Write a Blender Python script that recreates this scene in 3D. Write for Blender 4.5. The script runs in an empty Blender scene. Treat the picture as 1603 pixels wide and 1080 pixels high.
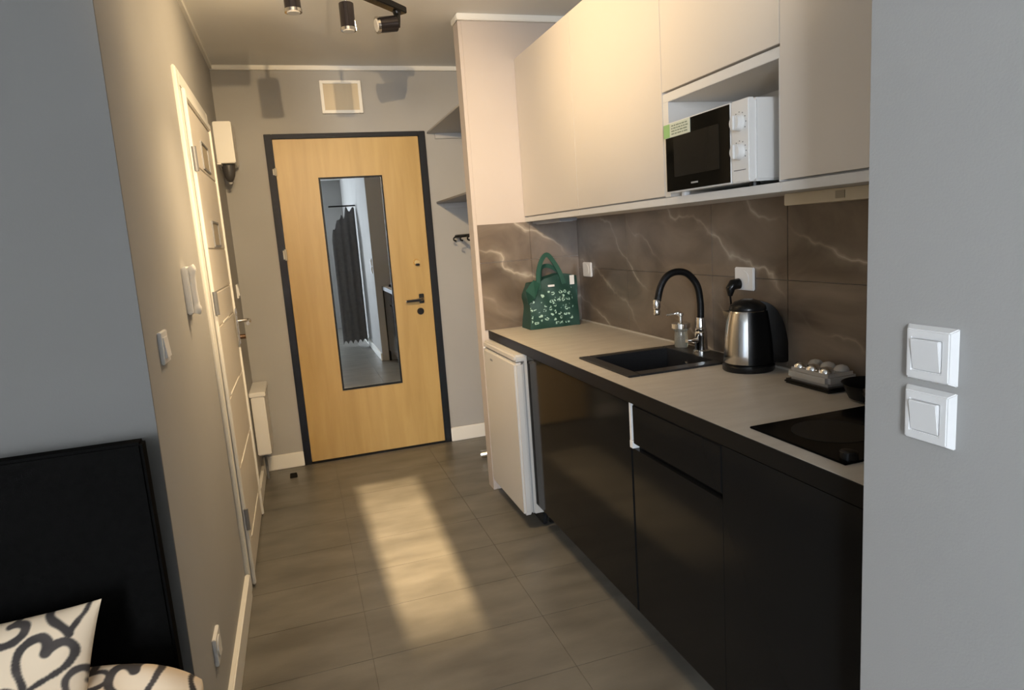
import bpy, bmesh, math, random
import numpy as np
from mathutils import Vector, Matrix
random.seed(7)
S = bpy.context.scene
COL = S.collection

# ------------------------------------------------------------------ camera, world, lights, exposure
cam_d = bpy.data.cameras.new('camera')
cam = bpy.data.objects.new('camera', cam_d); COL.objects.link(cam)
RX = Vector((0.94848376, -0.30891559, -0.07035426))
UX = Vector((0.11696607, 0.13504683, 0.98391122))
FX = Vector((0.2944444, 0.94145287, -0.16422237))
M = Matrix((RX, UX, -FX)).transposed().to_4x4()
M.translation = Vector((0, 0, 1.3744))
cam.matrix_world = M
cam_d.sensor_width = 36; cam_d.lens = 1041.27 / 1603 * 36
cam_d.clip_start = 0.02
S.camera = cam
S.view_settings.view_transform = 'Standard'
S.view_settings.look = 'None'
S.view_settings.gamma = 1
S.view_settings.use_curve_mapping = False
S.view_settings.exposure = 0.0
S.cycles.use_denoising = True
try: S.cycles.denoiser = 'OPENIMAGEDENOISE'
except Exception: pass
S.cycles.caustics_reflective = True
S.cycles.caustics_refractive = False
S.cycles.blur_glossy = 0.3
S.cycles.max_bounces = 8
S.cycles.sample_clamp_indirect = 6

W = bpy.data.worlds.new('sky'); S.world = W; W.use_nodes = True
W.node_tree.nodes['Background'].inputs[0].default_value = (0.45, 0.6, 0.9, 1)
W.node_tree.nodes['Background'].inputs[1].default_value = 0.6

def area(name, loc, target, sx, sy, power, col):
    d = bpy.data.lights.new(name, 'AREA'); d.shape = 'RECTANGLE'; d.size = sx; d.size_y = sy
    d.energy = power; d.color = col
    o = bpy.data.objects.new(name, d); COL.objects.link(o)
    o.location = loc
    o.rotation_euler = (Vector(target) - Vector(loc)).to_track_quat('-Z', 'Y').to_euler()
    return o
WARM = (1.0, 0.725, 0.41)
# daylight coming in through the window of the living room (behind the camera, to the left)
area('window_daylight', (-2.74, -1.55, 1.35), (0, -1.0, 1.2), 1.5, 1.9, 16, (0.76, 0.87, 1.0))
area('balcony_daylight', (-0.95, -2.98, 1.35), (-0.5, 0, 1.2), 1.4, 2.0, 410, (0.85, 0.92, 1.0))
SPOT_POWER = dict(a=36, b=42, c=22, d=66, near=158, near_fill=125, slot=860)

# ------------------------------------------------------------------ materials
def principled(name, col, rough=0.5, metal=0.0, **kw):
    m = bpy.data.materials.new(name); m.use_nodes = True
    b = m.node_tree.nodes['Principled BSDF']
    b.inputs['Base Color'].default_value = (*col, 1)
    b.inputs['Roughness'].default_value = rough
    b.inputs['Metallic'].default_value = metal
    for k, v in kw.items():
        b.inputs[k.replace('_', ' ')].default_value = v
    return m
def nd(m, t, **kw):
    n = m.node_tree.nodes.new(t)
    for k, v in kw.items():
        if k.startswith('i_'): n.inputs[k[2:].replace('_', ' ')].default_value = v
        else: setattr(n, k, v)
    return n
def lk(m, a, b): m.node_tree.links.new(a, b)
def ramp(m, stops):
    r = nd(m, 'ShaderNodeValToRGB'); e = r.color_ramp.elements
    while len(e) < len(stops): e.new(0.5)
    for el, (p, c) in zip(e, stops): el.position = p; el.color = (*c, 1)
    return r
def mottled(name, c1, c2, scale=6, rough=0.6, bump=0.0, bscale=80, stretch=(1, 1, 1), detail=5, **kw):
    """paint/laminate: soft two-tone noise in world position, fine bump"""
    m = principled(name, c1, rough, **kw)
    b = m.node_tree.nodes['Principled BSDF']
    g = nd(m, 'ShaderNodeNewGeometry'); mp = nd(m, 'ShaderNodeMapping'); mp.inputs['Scale'].default_value = stretch
    lk(m, g.outputs['Position'], mp.inputs['Vector'])
    n = nd(m, 'ShaderNodeTexNoise'); n.inputs['Scale'].default_value = scale; n.inputs['Detail'].default_value = detail
    lk(m, mp.outputs[0], n.inputs['Vector'])
    r = ramp(m, [(0.3, c1), (0.7, c2)]); lk(m, n.outputs['Fac'], r.inputs[0]); lk(m, r.outputs[0], b.inputs['Base Color'])
    if bump:
        n2 = nd(m, 'ShaderNodeTexNoise'); n2.inputs['Scale'].default_value = bscale; n2.inputs['Detail'].default_value = 3
        lk(m, mp.outputs[0], n2.inputs['Vector'])
        bp = nd(m, 'ShaderNodeBump'); bp.inputs['Strength'].default_value = bump; bp.inputs['Distance'].default_value = 0.002
        lk(m, n2.outputs['Fac'], bp.inputs['Height']); lk(m, bp.outputs[0], b.inputs['Normal'])
    return m

WALL = mottled('wall_paint', (0.375, 0.37, 0.36), (0.40, 0.395, 0.385), 2.2, 0.75, 0.15, 260)
CEIL = mottled('ceiling_paint', (0.78, 0.78, 0.76), (0.81, 0.81, 0.79), 2, 0.85, 0.1, 200)
CREAM = mottled('cream_paint', (0.50, 0.44, 0.40), (0.53, 0.47, 0.43), 2, 0.6, 0.08, 200)
TRIM = principled('white_trim', (0.82, 0.81, 0.77), 0.4)
DOORW = mottled('white_door_foil', (0.66, 0.62, 0.56), (0.70, 0.66, 0.60), 5, 0.42, 0.05, 90)
FLOORM = mottled('grey_vinyl', (0.108, 0.101, 0.086), (0.178, 0.167, 0.144), 2.6, 0.36, 0.10, 60, (1.3, 3.2, 1), 8)
GROUT = principled('floor_joint', (0.10, 0.094, 0.084), 0.8)
LACQ = principled('ivory_lacquer', (0.66, 0.61, 0.55), 0.36)
CARC = principled('cabinet_carcass_white', (0.68, 0.67, 0.65), 0.5)
BLACKG = principled('black_gloss_front', (0.010, 0.010, 0.010), 0.10)
BLACKG.node_tree.nodes['Principled BSDF'].inputs['Specular IOR Level'].default_value = 0.10
BLACKM = principled('black_matt', (0.004, 0.004, 0.004), 0.5, Specular_IOR_Level=0.2)
BLACKP = principled('black_plastic', (0.007, 0.007, 0.007), 0.25, Specular_IOR_Level=0.28)
GRAN = mottled('black_granite_composite', (0.008, 0.008, 0.009), (0.02, 0.02, 0.021), 300, 0.35)
TOP = mottled('worktop_laminate', (0.46, 0.42, 0.365), (0.53, 0.49, 0.43), 7, 0.42, 0.06, 200, (1, 4, 1))
CHROME = principled('chrome', (0.86, 0.86, 0.86), 0.12, 1.0)
STEEL = mottled('brushed_steel', (0.58, 0.56, 0.53), (0.66, 0.64, 0.61), 40, 0.2, 0.03, 300, (1, 1, 0.05), metallic=None) if False else principled('brushed_steel', (0.62, 0.60, 0.57), 0.2, 1.0)
BRASS = principled('brass', (0.75, 0.55, 0.25), 0.3, 1.0)
HEADSPEC = 0.02
MIRROR = principled('mirror_glass', (0.86, 0.88, 0.88), 0.0, 1.0)
WPLAST = principled('white_plastic', (0.80, 0.80, 0.80), 0.35)
FRIDGEW = principled('fridge_enamel', (0.58, 0.56, 0.53), 0.4)
APPL = principled('white_enamel', (0.76, 0.75, 0.73), 0.35)
GREYMET = principled('grey_metal', (0.22, 0.23, 0.25), 0.45, 0.3)
SHELFM = principled('shelf_grey', (0.42, 0.42, 0.42), 0.5)
DGLASS = principled('dark_glass', (0.004, 0.004, 0.0035), 0.08, Specular_IOR_Level=0.12)
WINP = principled('microwave_window', (0.012, 0.0115, 0.010), 0.2, Specular_IOR_Level=0.15)
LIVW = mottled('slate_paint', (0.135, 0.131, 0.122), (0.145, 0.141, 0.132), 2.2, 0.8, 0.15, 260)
HEADB = mottled('black_upholstery', (0.0035, 0.0034, 0.0032), (0.005, 0.0048, 0.0046), 60, 0.85, 0.3, 500)
HEADB.node_tree.nodes['Principled BSDF'].inputs['Specular IOR Level'].default_value = HEADSPEC
FROST = principled('frosted_glass', (0.38, 0.33, 0.25), 0.35)
INLAY = principled('bright_inlay', (0.92, 0.90, 0.84), 0.3)
LINEN = mottled('bed_linen', (0.55, 0.52, 0.47), (0.62, 0.59, 0.54), 8, 0.9, 0.2, 300)
DRAPE = mottled('dark_grey_fabric', (0.15, 0.15, 0.155), (0.18, 0.18, 0.185), 20, 0.9, 0.3, 200)
CLEAR = principled('clear_plastic', (0.82, 0.80, 0.76), 0.08, 0.0, Transmission_Weight=0.5, IOR=1.45)
GLASS = principled('soap_glass', (0.72, 0.74, 0.66), 0.06, 0.0, Transmission_Weight=0.8, IOR=1.45)

def wood(name, c1, c2, axis='z'):
    m = principled(name, c1, 0.42)
    b = m.node_tree.nodes['Principled BSDF']
    g = nd(m, 'ShaderNodeNewGeometry'); mp = nd(m, 'ShaderNodeMapping')
    mp.inputs['Scale'].default_value = (1, 1, 0.09) if axis == 'z' else (0.1, 0.1, 1)
    lk(m, g.outputs['Position'], mp.inputs['Vector'])
    n = nd(m, 'ShaderNodeTexNoise'); n.inputs['Scale'].default_value = 22; n.inputs['Detail'].default_value = 6; n.inputs['Distortion'].default_value = 0.6
    n3 = nd(m, 'ShaderNodeTexNoise'); n3.inputs['Scale'].default_value = 6; n3.inputs['Detail'].default_value = 2
    lk(m, mp.outputs[0], n.inputs['Vector']); lk(m, mp.outputs[0], n3.inputs['Vector'])
    mx = nd(m, 'ShaderNodeMath', operation='ADD'); lk(m, n.outputs['Fac'], mx.inputs[0]); lk(m, n3.outputs['Fac'], mx.inputs[1])
    mx2 = nd(m, 'ShaderNodeMath', operation='MULTIPLY'); lk(m, mx.outputs[0], mx2.inputs[0]); mx2.inputs[1].default_value = 0.5
    r = ramp(m, [(0.38, c1), (0.62, c2)]); lk(m, mx2.outputs[0], r.inputs[0]); lk(m, r.outputs[0], b.inputs['Base Color'])
    return m
OAK = wood('light_oak', (0.42, 0.27, 0.088), (0.50, 0.335, 0.120))
PALEWOOD = wood('pale_wood_print', (0.54, 0.46, 0.33), (0.57, 0.49, 0.355))

def stone(name):
    m = principled(name, (0.3, 0.25, 0.2), 0.28)
    b = m.node_tree.nodes['Principled BSDF']
    g = nd(m, 'ShaderNodeNewGeometry')
    mp = nd(m, 'ShaderNodeMapping'); mp.inputs['Scale'].default_value = (1, 1, 2.0); mp.inputs['Rotation'].default_value = (0.45, 0.5, 0)
    lk(m, g.outputs['Position'], mp.inputs['Vector'])
    n = nd(m, 'ShaderNodeTexNoise'); n.inputs['Scale'].default_value = 2.4; n.inputs['Detail'].default_value = 8; n.inputs['Distortion'].default_value = 1.2
    lk(m, mp.outputs[0], n.inputs['Vector'])
    base = ramp(m, [(0.3, (0.10, 0.077, 0.058)), (0.5, (0.165, 0.13, 0.10)), (0.7, (0.225, 0.182, 0.143))])
    lk(m, n.outputs['Fac'], base.inputs[0])
    dt = nd(m, 'ShaderNodeVectorMath', operation='DOT_PRODUCT'); lk(m, g.outputs['Position'], dt.inputs[0]); dt.inputs[1].default_value = (0.42, -0.52, 1.0)
    wn = nd(m, 'ShaderNodeTexNoise'); wn.inputs['Scale'].default_value = 2.6; wn.inputs['Detail'].default_value = 4; lk(m, g.outputs['Position'], wn.inputs['Vector'])
    ad = nd(m, 'ShaderNodeMath', operation='MULTIPLY_ADD'); lk(m, wn.outputs['Fac'], ad.inputs[0]); ad.inputs[1].default_value = 0.42; lk(m, dt.outputs['Value'], ad.inputs[2])
    dv = nd(m, 'ShaderNodeMath', operation='DIVIDE'); lk(m, ad.outputs[0], dv.inputs[0]); dv.inputs[1].default_value = 0.235
    fr = nd(m, 'ShaderNodeMath', operation='FRACT'); lk(m, dv.outputs[0], fr.inputs[0])
    s = nd(m, 'ShaderNodeMath', operation='SUBTRACT'); lk(m, fr.outputs[0], s.inputs[0]); s.inputs[1].default_value = 0.5
    a = nd(m, 'ShaderNodeMath', operation='ABSOLUTE'); lk(m, s.outputs[0], a.inputs[0])
    vr0 = ramp(m, [(0.0, (0.9, 0.9, 0.9)), (0.014, (0.5, 0.5, 0.5)), (0.05, (0.12, 0.12, 0.12)), (0.16, (0, 0, 0))]); lk(m, a.outputs[0], vr0.inputs[0])
    mk = nd(m, 'ShaderNodeTexNoise'); mk.inputs['Scale'].default_value = 3.2; lk(m, g.outputs['Position'], mk.inputs['Vector'])
    mr = ramp(m, [(0.42, (0.08, 0.08, 0.08)), (0.6, (1, 1, 1))]); lk(m, mk.outputs['Fac'], mr.inputs[0])
    vr = nd(m, 'ShaderNodeMath', operation='MULTIPLY'); lk(m, vr0.outputs[0], vr.inputs[0]); lk(m, mr.outputs[0], vr.inputs[1])
    mx = nd(m, 'ShaderNodeMix', data_type='RGBA'); lk(m, vr.outputs[0], mx.inputs[0])
    lk(m, base.outputs[0], mx.inputs[6]); mx.inputs[7].default_value = (0.50, 0.44, 0.36, 1)
    lk(m, mx.outputs[2], b.inputs['Base Color'])
    return m
STONE = stone('brown_veined_stone')

def emis(name, col, st):
    m = principled(name, (1, 1, 1)); b = m.node_tree.nodes['Principled BSDF']
    b.inputs['Emission Color'].default_value = (*col, 1); b.inputs['Emission Strength'].default_value = st
    return m
BULB = emis('lamp_lens', (1, 0.85, 0.62), 0.12); BULB.node_tree.nodes['Principled BSDF'].inputs['Base Color'].default_value = (0.3, 0.28, 0.25, 1)

# ------------------------------------------------------------------ mesh helpers (author in world space)
ORIG = {}
def obj(name, bm, mat, parent=None, smooth=False, bevel=0, label=None):
    bmesh.ops.recalc_face_normals(bm, faces=bm.faces)
    if bevel:
        bmesh.ops.bevel(bm, geom=[e for e in bm.edges if len(e.link_faces) == 2 and e.calc_face_angle(0) > 0.6],
                        offset=bevel, segments=2, affect='EDGES', clamp_overlap=True)
    me = bpy.data.meshes.new(name)
    root = parent
    while root is not None and root.parent is not None: root = root.parent
    if parent is not None:
        off = Vector(ORIG[parent.name])
    else:
        bm.verts.ensure_lookup_table()
        xs = [v.co for v in bm.verts]
        off = Vector(((min(c.x for c in xs) + max(c.x for c in xs)) / 2, (min(c.y for c in xs) + max(c.y for c in xs)) / 2, min(c.z for c in xs)))
    bmesh.ops.translate(bm, verts=bm.verts, vec=-off)
    if smooth:
        for f in bm.faces: f.smooth = True
    bm.to_mesh(me); bm.free()
    if smooth:
        try: me.set_sharp_from_angle(angle=math.radians(38))
        except Exception: pass
    me.materials.append(mat)
    o = bpy.data.objects.new(name, me); COL.objects.link(o)
    if parent is None: o.location = off
    else: o.parent = parent
    ORIG[o.name] = tuple(off)
    if label: o['label'] = label
    return o
def thing(name, label, cat, loc, group=None):
    o = bpy.data.objects.new(name, None); COL.objects.link(o); o.location = loc
    o.empty_display_size = 0.05
    o['label'] = label; o['category'] = cat
    if group: o['group'] = group
    ORIG[o.name] = tuple(loc); return o
def tag(o, label, cat, group=None):
    o['label'] = label; o['category'] = cat
    if group: o['group'] = group
    return o
def st(o, label=None):
    o['kind'] = 'structure'
    if label: o['label'] = label
    return o
def box(bm, x0, x1, y0, y1, z0, z1):
    vs = [bm.verts.new((x, y, z)) for x in (x0, x1) for y in (y0, y1) for z in (z0, z1)]
    for f in ((0, 1, 3, 2), (4, 6, 7, 5), (0, 4, 5, 1), (2, 3, 7, 6), (0, 2, 6, 4), (1, 5, 7, 3)):
        bm.faces.new([vs[i] for i in f])
    return vs
def B(*boxes):
    bm = bmesh.new()
    for b in boxes: box(bm, *b)
    return bm
def hexa(pts):
    """8 points: bottom 4 (ccw), top 4"""
    bm = bmesh.new(); v = [bm.verts.new(p) for p in pts]
    for f in ((0, 3, 2, 1), (4, 5, 6, 7), (0, 1, 5, 4), (1, 2, 6, 5), (2, 3, 7, 6), (3, 0, 4, 7)):
        bm.faces.new([v[i] for i in f])
    return bm
def frame_of(d):
    d = Vector(d).normalized(); a = Vector((0, 0, 1)) if abs(d.z) < 0.9 else Vector((1, 0, 0))
    u = d.cross(a).normalized(); return u, d.cross(u).normalized(), d
def cyl(bm, p0, p1, r0, r1=None, n=20, cap=True):
    r1 = r0 if r1 is None else r1
    p0, p1 = Vector(p0), Vector(p1); u, w, _ = frame_of(p1 - p0)
    A = [bm.verts.new(p0 + (u * math.cos(t) + w * math.sin(t)) * r0) for t in [2 * math.pi * i / n for i in range(n)]]
    C = [bm.verts.new(p1 + (u * math.cos(t) + w * math.sin(t)) * r1) for t in [2 * math.pi * i / n for i in range(n)]]
    for i in range(n): bm.faces.new((A[i], A[(i + 1) % n], C[(i + 1) % n], C[i]))
    if cap: bm.faces.new(A[::-1]); bm.faces.new(C)
def CY(*a, **k):
    bm = bmesh.new(); cyl(bm, *a, **k); return bm
def tube(bm, pts, r, n=12):
    pts = [Vector(p) for p in pts]; rings = []; N = None
    for i, p in enumerate(pts):
        d = (pts[min(i + 1, len(pts) - 1)] - pts[max(i - 1, 0)]).normalized()
        if N is None: N = frame_of(d)[0]
        N = (N - d * N.dot(d)).normalized(); bb = d.cross(N)
        rr = r[i] if isinstance(r, (list, tuple)) else r
        rings.append([bm.verts.new(p + (N * math.cos(t) + bb * math.sin(t)) * rr) for t in [2 * math.pi * k / n for k in range(n)]])
    for a, b in zip(rings, rings[1:]):
        for k in range(n): bm.faces.new((a[k], a[(k + 1) % n], b[(k + 1) % n], b[k]))
    bm.faces.new(rings[0][::-1]); bm.faces.new(rings[-1])
def TU(*a, **k):
    bm = bmesh.new(); tube(bm, *a, **k); return bm
def lathe(bm, prof, c, n=32, sx=1, sy=1):
    rings = []
    for r, z in prof:
        rings.append([bm.verts.new((c[0] + r * sx * math.cos(t), c[1] + r * sy * math.sin(t), c[2] + z)) for t in [2 * math.pi * k / n for k in range(n)]])
    for a, b in zip(rings, rings[1:]):
        for k in range(n): bm.faces.new((a[k], a[(k + 1) % n], b[(k + 1) % n], b[k]))
    bm.faces.new(rings[0][::-1]); bm.faces.new(rings[-1])
def LA(*a, **k):
    bm = bmesh.new(); lathe(bm, *a, **k); return bm
def smooth_path(pts, n=8):
    P = [Vector(p) for p in pts]; out = []
    for i in range(len(P) - 1):
        p0, p1, p2, p3 = P[max(i - 1, 0)], P[i], P[i + 1], P[min(i + 2, len(P) - 1)]
        for k in range(n):
            t = k / n
            out.append(0.5 * ((2 * p1) + (p2 - p0) * t + (2 * p0 - 5 * p1 + 4 * p2 - p3) * t * t + (-p0 + 3 * p1 - 3 * p2 + p3) * t ** 3))
    out.append(P[-1]); return out

# ------------------------------------------------------------------ dimensions
XL, D, H = -0.34, 4.357, 2.45
DC, XC, ZC, XB, XU = 3.36, 0.927, 0.883, 1.471, 1.168
XCOL = 0.905; XR = 0.85; YR = 0.83
LW, LS = -2.8, -2.9       # living-room far side and rear

# ------------------------------------------------------------------ structure
floor = st(obj('floor', B((LW, 1.7, LS, D + 0.05, -0.06, -0.004)), GROUT))
xs = [0.093 + 0.61 * k for k in range(-5, 4)]; ys = [2.11 + 0.3095 * k for k in range(-17, 9)]
tcount = 0
for i in range(len(xs) - 1):
    for j in range(len(ys) - 1):
        x0, x1, y0, y1 = max(xs[i], LW), min(xs[i + 1], 1.6), max(ys[j], LS), min(ys[j + 1], D)
        if x1 - x0 < 0.02 or y1 - y0 < 0.02: continue
        if x1 < XL - 0.05 and y0 > 1.66: continue
        g = 0.0005
        bm = B((x0 + g, x1 - g, y0 + g, y1 - g, -0.005, 0.0))
        obj('tile', bm, FLOORM, floor, bevel=0.0006)
st(obj('ceiling', B((LW, 1.7, LS, D + 0.05, H, H + 0.06)), CEIL))
# entrance wall (far), with a doorway for the entrance door
DX0, DX1, DZ = -0.093, 0.879, 2.06
st(obj('wall_north', B((XL - 0.1, DX0, D, D + 0.12, 0, H), (DX1, XB + 0.1, D, D + 0.12, 0, H), (DX0, DX1, D, D + 0.12, DZ, H), (DX0, DX1, D + 0.09, D + 0.12, 0, DZ)), WALL))
# left wall block of the hallway: its near end face carries the bed's headboard; doorway 2.80..3.63
YW0, YW1 = 1.586, 1.722   # near corner leans slightly
Y0D, Y1D = 2.80, 3.62
bm = hexa([(LW, YW0, 0), (XL, YW0, 0), (XL, Y0D, 0), (LW, Y0D, 0), (LW, YW1, H), (XL, YW1, H), (XL, Y0D, H), (LW, Y0D, H)])
box(bm, XL - 0.12, XL, Y1D, D, 0, H); box(bm, XL - 0.12, XL, Y0D, Y1D, 2.0, H)
st(obj('wall_west', bm, WALL))
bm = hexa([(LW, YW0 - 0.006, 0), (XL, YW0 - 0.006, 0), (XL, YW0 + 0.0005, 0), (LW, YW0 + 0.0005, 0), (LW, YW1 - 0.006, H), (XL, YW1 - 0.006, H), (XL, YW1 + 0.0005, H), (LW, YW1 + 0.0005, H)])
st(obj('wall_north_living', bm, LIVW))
st(obj('wall_west_living', B((LW - 0.1, LW, -0.55, 1.75, 0, H), (LW - 0.1, LW, LS, -2.35, 0, H), (LW - 0.1, LW, -2.35, -0.55, 0, 0.35), (LW - 0.1, LW, -2.35, -0.55, 2.35, H)), WALL))
st(obj('wall_south_living', B((LW, -1.70, LS - 0.1, LS, 0, H), (-0.20, XR + 0.1, LS - 0.1, LS, 0, H), (-1.70, -0.20, LS - 0.1, LS, 2.35, H)), WALL))
st(obj('wall_east_living', B((XR, XB + 0.12, LS, YR, 0, H)), WALL, bevel=0.004))
weast = st(obj('wall_east', B((XB, XB + 0.12, YR, D, 0, H)), WALL))
# slim partition closing the kitchen run, cream painted
part = st(obj('wall_partition', B((XCOL, XB, DC, DC + 0.09, 0, H)), CREAM, bevel=0.003))
# partition left edge reveal strip
st(obj('trim_1', B((XCOL - 0.016, XCOL, DC + 0.002, DC + 0.094, 0, H - 0.03)), CREAM))
# stone splashback tiles
YT = [YR + 0.004, 1.13, 1.73, 2.13, 2.80, DC]
for z0, z1 in ((ZC, 1.170), (1.170, 1.455)):
    for a, b in zip(YT, YT[1:]):
        obj('tile', B((XB - 0.008, XB + 0.001, a + 0.0008, b - 0.0008, z0 + 0.0008, z1 - 0.0008)), STONE, weast, bevel=0.001)
for z0, z1 in ((ZC, 1.235), (1.235, 1.432)):
    for a, b in ((XCOL + 0.002, 1.19), (1.19, XB - 0.008)):
        obj('tile', B((a + 0.0008, b - 0.0008, DC - 0.008, DC + 0.001, z0 + 0.0008, z1 - 0.0008)), STONE, part, bevel=0.001)
# cornices
cz = H - 0.03
st(obj('trim_2', B((XL, XB, D - 0.022, D, cz + 0.004, H)), TRIM, bevel=0.004))
bmc = hexa([(XL, YW1, cz + .008), (XL + 0.016, YW1, cz + .008), (XL + 0.016, D, cz + .008), (XL, D, cz + .008), (XL, YW1, H), (XL + 0.016, YW1, H), (XL + 0.016, D, H), (XL, D, H)])
st(obj('trim_3', bmc, TRIM))
st(obj('trim_4', B((XCOL - 0.024, XB, DC - 0.022, DC, cz, H), (XCOL - 0.024, XCOL - 0.0165, DC + 0.0005, DC + 0.1, cz, H)), TRIM, bevel=0.004))
# baseboards
def base(name, b): st(obj(name, B(b), TRIM, bevel=0.004))
base('baseboard_north_west', (XL, DX0, D - 0.016, D, 0, 0.095))
base('baseboard_north_east', (DX1, XB, D - 0.016, D, 0, 0.095))
base('baseboard_west', (XL, XL + 0.018, YW0 + 0.01, 2.73, 0, 0.10))
base('baseboard_west_far', (XL, XL + 0.016, 3.70, D - 0.016, 0, 0.095))
base('baseboard_east_living', (XR - 0.016, XR, LS, YR - 0.003, 0, 0.095))
# living-room windows behind the camera
def window(name, box_, pane, axis):
    w = st(obj(name, B(*box_), TRIM, bevel=0.004))
    p = obj('pane', B(pane), principled('window_pane', (0.9, 0.95, 1), 0.0, 0.0, Transmission_Weight=1.0, IOR=1.02), w)
    return w
a, b, z0, z1 = -2.35, -0.55, 0.35, 2.35
window('window_1', [(LW - 0.08, LW - 0.03, a, a + 0.06, z0, z1), (LW - 0.08, LW - 0.03, b - 0.06, b, z0, z1), (LW - 0.08, LW - 0.03, a + .06, b - .06, z0, z0 + 0.06), (LW - 0.08, LW - 0.03, a + .06, b - .06, z1 - 0.06, z1), (LW - 0.08, LW - 0.03, -1.48, -1.42, z0 + .06, z1 - .06)], (LW - 0.06, LW - 0.054, a + .06, b - .06, z0 + .06, z1 - .06), 'x')
a, b, z0, z1 = -1.70, -0.20, 0.0, 2.35
window('window_2', [(a, a + 0.06, LS - 0.08, LS - 0.03, z0, z1), (b - 0.06, b, LS - 0.08, LS - 0.03, z0, z1), (a + .06, b - .06, LS - 0.08, LS - 0.03, z0, z0 + 0.06), (a + .06, b - .06, LS - 0.08, LS - 0.03, z1 - 0.06, z1)], (a + .06, b - .06, LS - 0.06, LS - 0.054, z0 + .06, z1 - .06), 'y')

# ------------------------------------------------------------------ entrance door (door_2)
d2 = st(obj('door_2', B((DX0 + 0.046, DX1 - 0.046, D - 0.002, D + 0.045, 0.012, DZ - 0.03)), OAK, bevel=0.002), 'light oak entrance door with a tall mirror')
obj('door_frame', B((DX0, DX0 + 0.044, D - 0.014, D + 0.06, 0, DZ), (DX1 - 0.044, DX1, D - 0.014, D + 0.06, 0, DZ), (DX0 + 0.044, DX1 - 0.044, D - 0.014, D + 0.06, DZ - 0.028, DZ), (DX0 + 0.044, DX1 - 0.044, D - 0.012, D + 0.06, 0, 0.011)), BLACKM, d2, bevel=0.002, label='black metal frame')
mx0, mx1, mz0, mz1 = 0.194, 0.583, 0.454, 1.798
mf = obj('mirror_frame', B((mx0, mx0 + 0.011, D - 0.01, D, mz0, mz1), (mx1 - 0.011, mx1, D - 0.01, D, mz0, mz1), (mx0 + 0.011, mx1 - 0.011, D - 0.01, D, mz0, mz0 + 0.013), (mx0 + 0.011, mx1 - 0.011, D - 0.01, D, mz1 - 0.011, mz1)), BLACKM, d2, label='thin black frame')
obj('mirror', B((mx0 + 0.011, mx1 - 0.011, D - 0.0055, D - 0.0025, mz0 + 0.013, mz1 - 0.011)), MIRROR, mf, label='tall narrow mirror')
for z, hh_ in ((1.84, 0.022), (1.345, 0.034)):
    h = CY((DX0 + 0.044, D - 0.017, z - hh_), (DX0 + 0.044, D - 0.017, z + hh_), 0.007, n=14)
    box(h, DX0 + 0.028, DX0 + 0.044, D - 0.0175, D - 0.0135, z - hh_ * 0.8, z + hh_ * 0.8)
    obj('hinge', h, principled('hinge_cream', (0.45, 0.43, 0.38), 0.5), d2, label='pale hinge')
bm = CY((0.752, D - 0.002, 1.235), (0.752, D - 0.016, 1.235), 0.022, 0.018, n=24)
lk1 = obj('lock_rosette', bm, BRASS, d2, True, label='brass upper lock')
obj('lock_knob', B((0.738, 0.766, D - 0.038, D - 0.015, 1.215, 1.229)), BLACKM, lk1, bevel=0.004)
bm = B((0.745, 0.778, D - 0.012, D - 0.002, 0.968, 1.03)); hp = obj('handle_plate', bm, BLACKM, d2, bevel=0.003)
bm = TU(smooth_path([(0.762, D - 0.008, 0.998), (0.762, D - 0.045, 0.998), (0.748, D - 0.055, 0.997), (0.70, D - 0.055, 0.994), (0.65, D - 0.052, 0.990)], 5), 0.0095, n=12)
obj('handle', bm, STEEL, hp, True, label='brushed lever handle')
obj('handle_grip', B((0.652, 0.745, D - 0.070, D - 0.062, 0.985, 1.000)), BLACKM, hp, bevel=0.003)
obj('lock_cylinder', CY((0.748, D - 0.002, 0.915), (0.748, D - 0.02, 0.915), 0.023, 0.019, n=24), BLACKM, d2, True, label='black lower lock')
obj('hinge', B((0.20, 0.24, D - 0.0145, D - 0.011, mz1 - 0.012, mz1 - 0.004)), STEEL, d2) if False else None

# ------------------------------------------------------------------ bathroom door on the left wall (door_1)
AX = XL + 0.014
d1 = st(obj('door_1', B((XL - 0.03, XL + 0.016, 2.815, 3.605, 0.012, 1.985)), DOORW, bevel=0.003), 'white bathroom door with two small frosted panes')
obj('door_frame', B((XL, AX, 2.735, 2.80, 0, 2.055), (XL, AX, 3.62, 3.685, 0, 2.055), (XL, AX, 2.80, 3.62, 1.995, 2.055)), TRIM, d1, bevel=0.004)
obj('edge_rim', B((XL + 0.015, XL + 0.028, 2.805, 2.835, 0.012, 1.99), (XL + 0.015, XL + 0.028, 3.585, 3.615, 0.012, 1.99), (XL + 0.015, XL + 0.028, 2.835, 3.585, 1.96, 1.99)), TRIM, d1, bevel=0.003)
def leafpiece(name, y0, y1, z0, z1, mat, p=d1, dx=0.020, b=0.002): return obj(name, B((XL + 0.014, XL + dx, y0, y1, z0, z1)), mat, p, bevel=b)
PZ = [0.16, 0.49, 0.79, 1.09, 1.225, 1.40, 1.72, 1.955]
for z0, z1 in zip(PZ, PZ[1:]):
    leafpiece('panel', 2.84, 3.58, z0 + 0.003, z1 - 0.003, DOORW)
leafpiece('bottom_rail', 2.84, 3.58, 0.015, 0.155, DOORW, dx=0.018)
for z0, z1 in ((1.735, 1.85), (1.41, 1.52)):
    f = obj('pane_frame', B((XL + 0.018, XL + 0.026, 3.13, 3.14, z0, z1), (XL + 0.018, XL + 0.026, 3.36, 3.37, z0, z1), (XL + 0.018, XL + 0.026, 3.14, 3.36, z0, z0 + .008), (XL + 0.018, XL + 0.026, 3.14, 3.36, z1 - .008, z1)), GREYMET, d1)
    obj('pane', B((XL + 0.0185, XL + 0.0215, 3.14, 3.36, z0 + .008, z1 - .008)), FROST, f)
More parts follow.
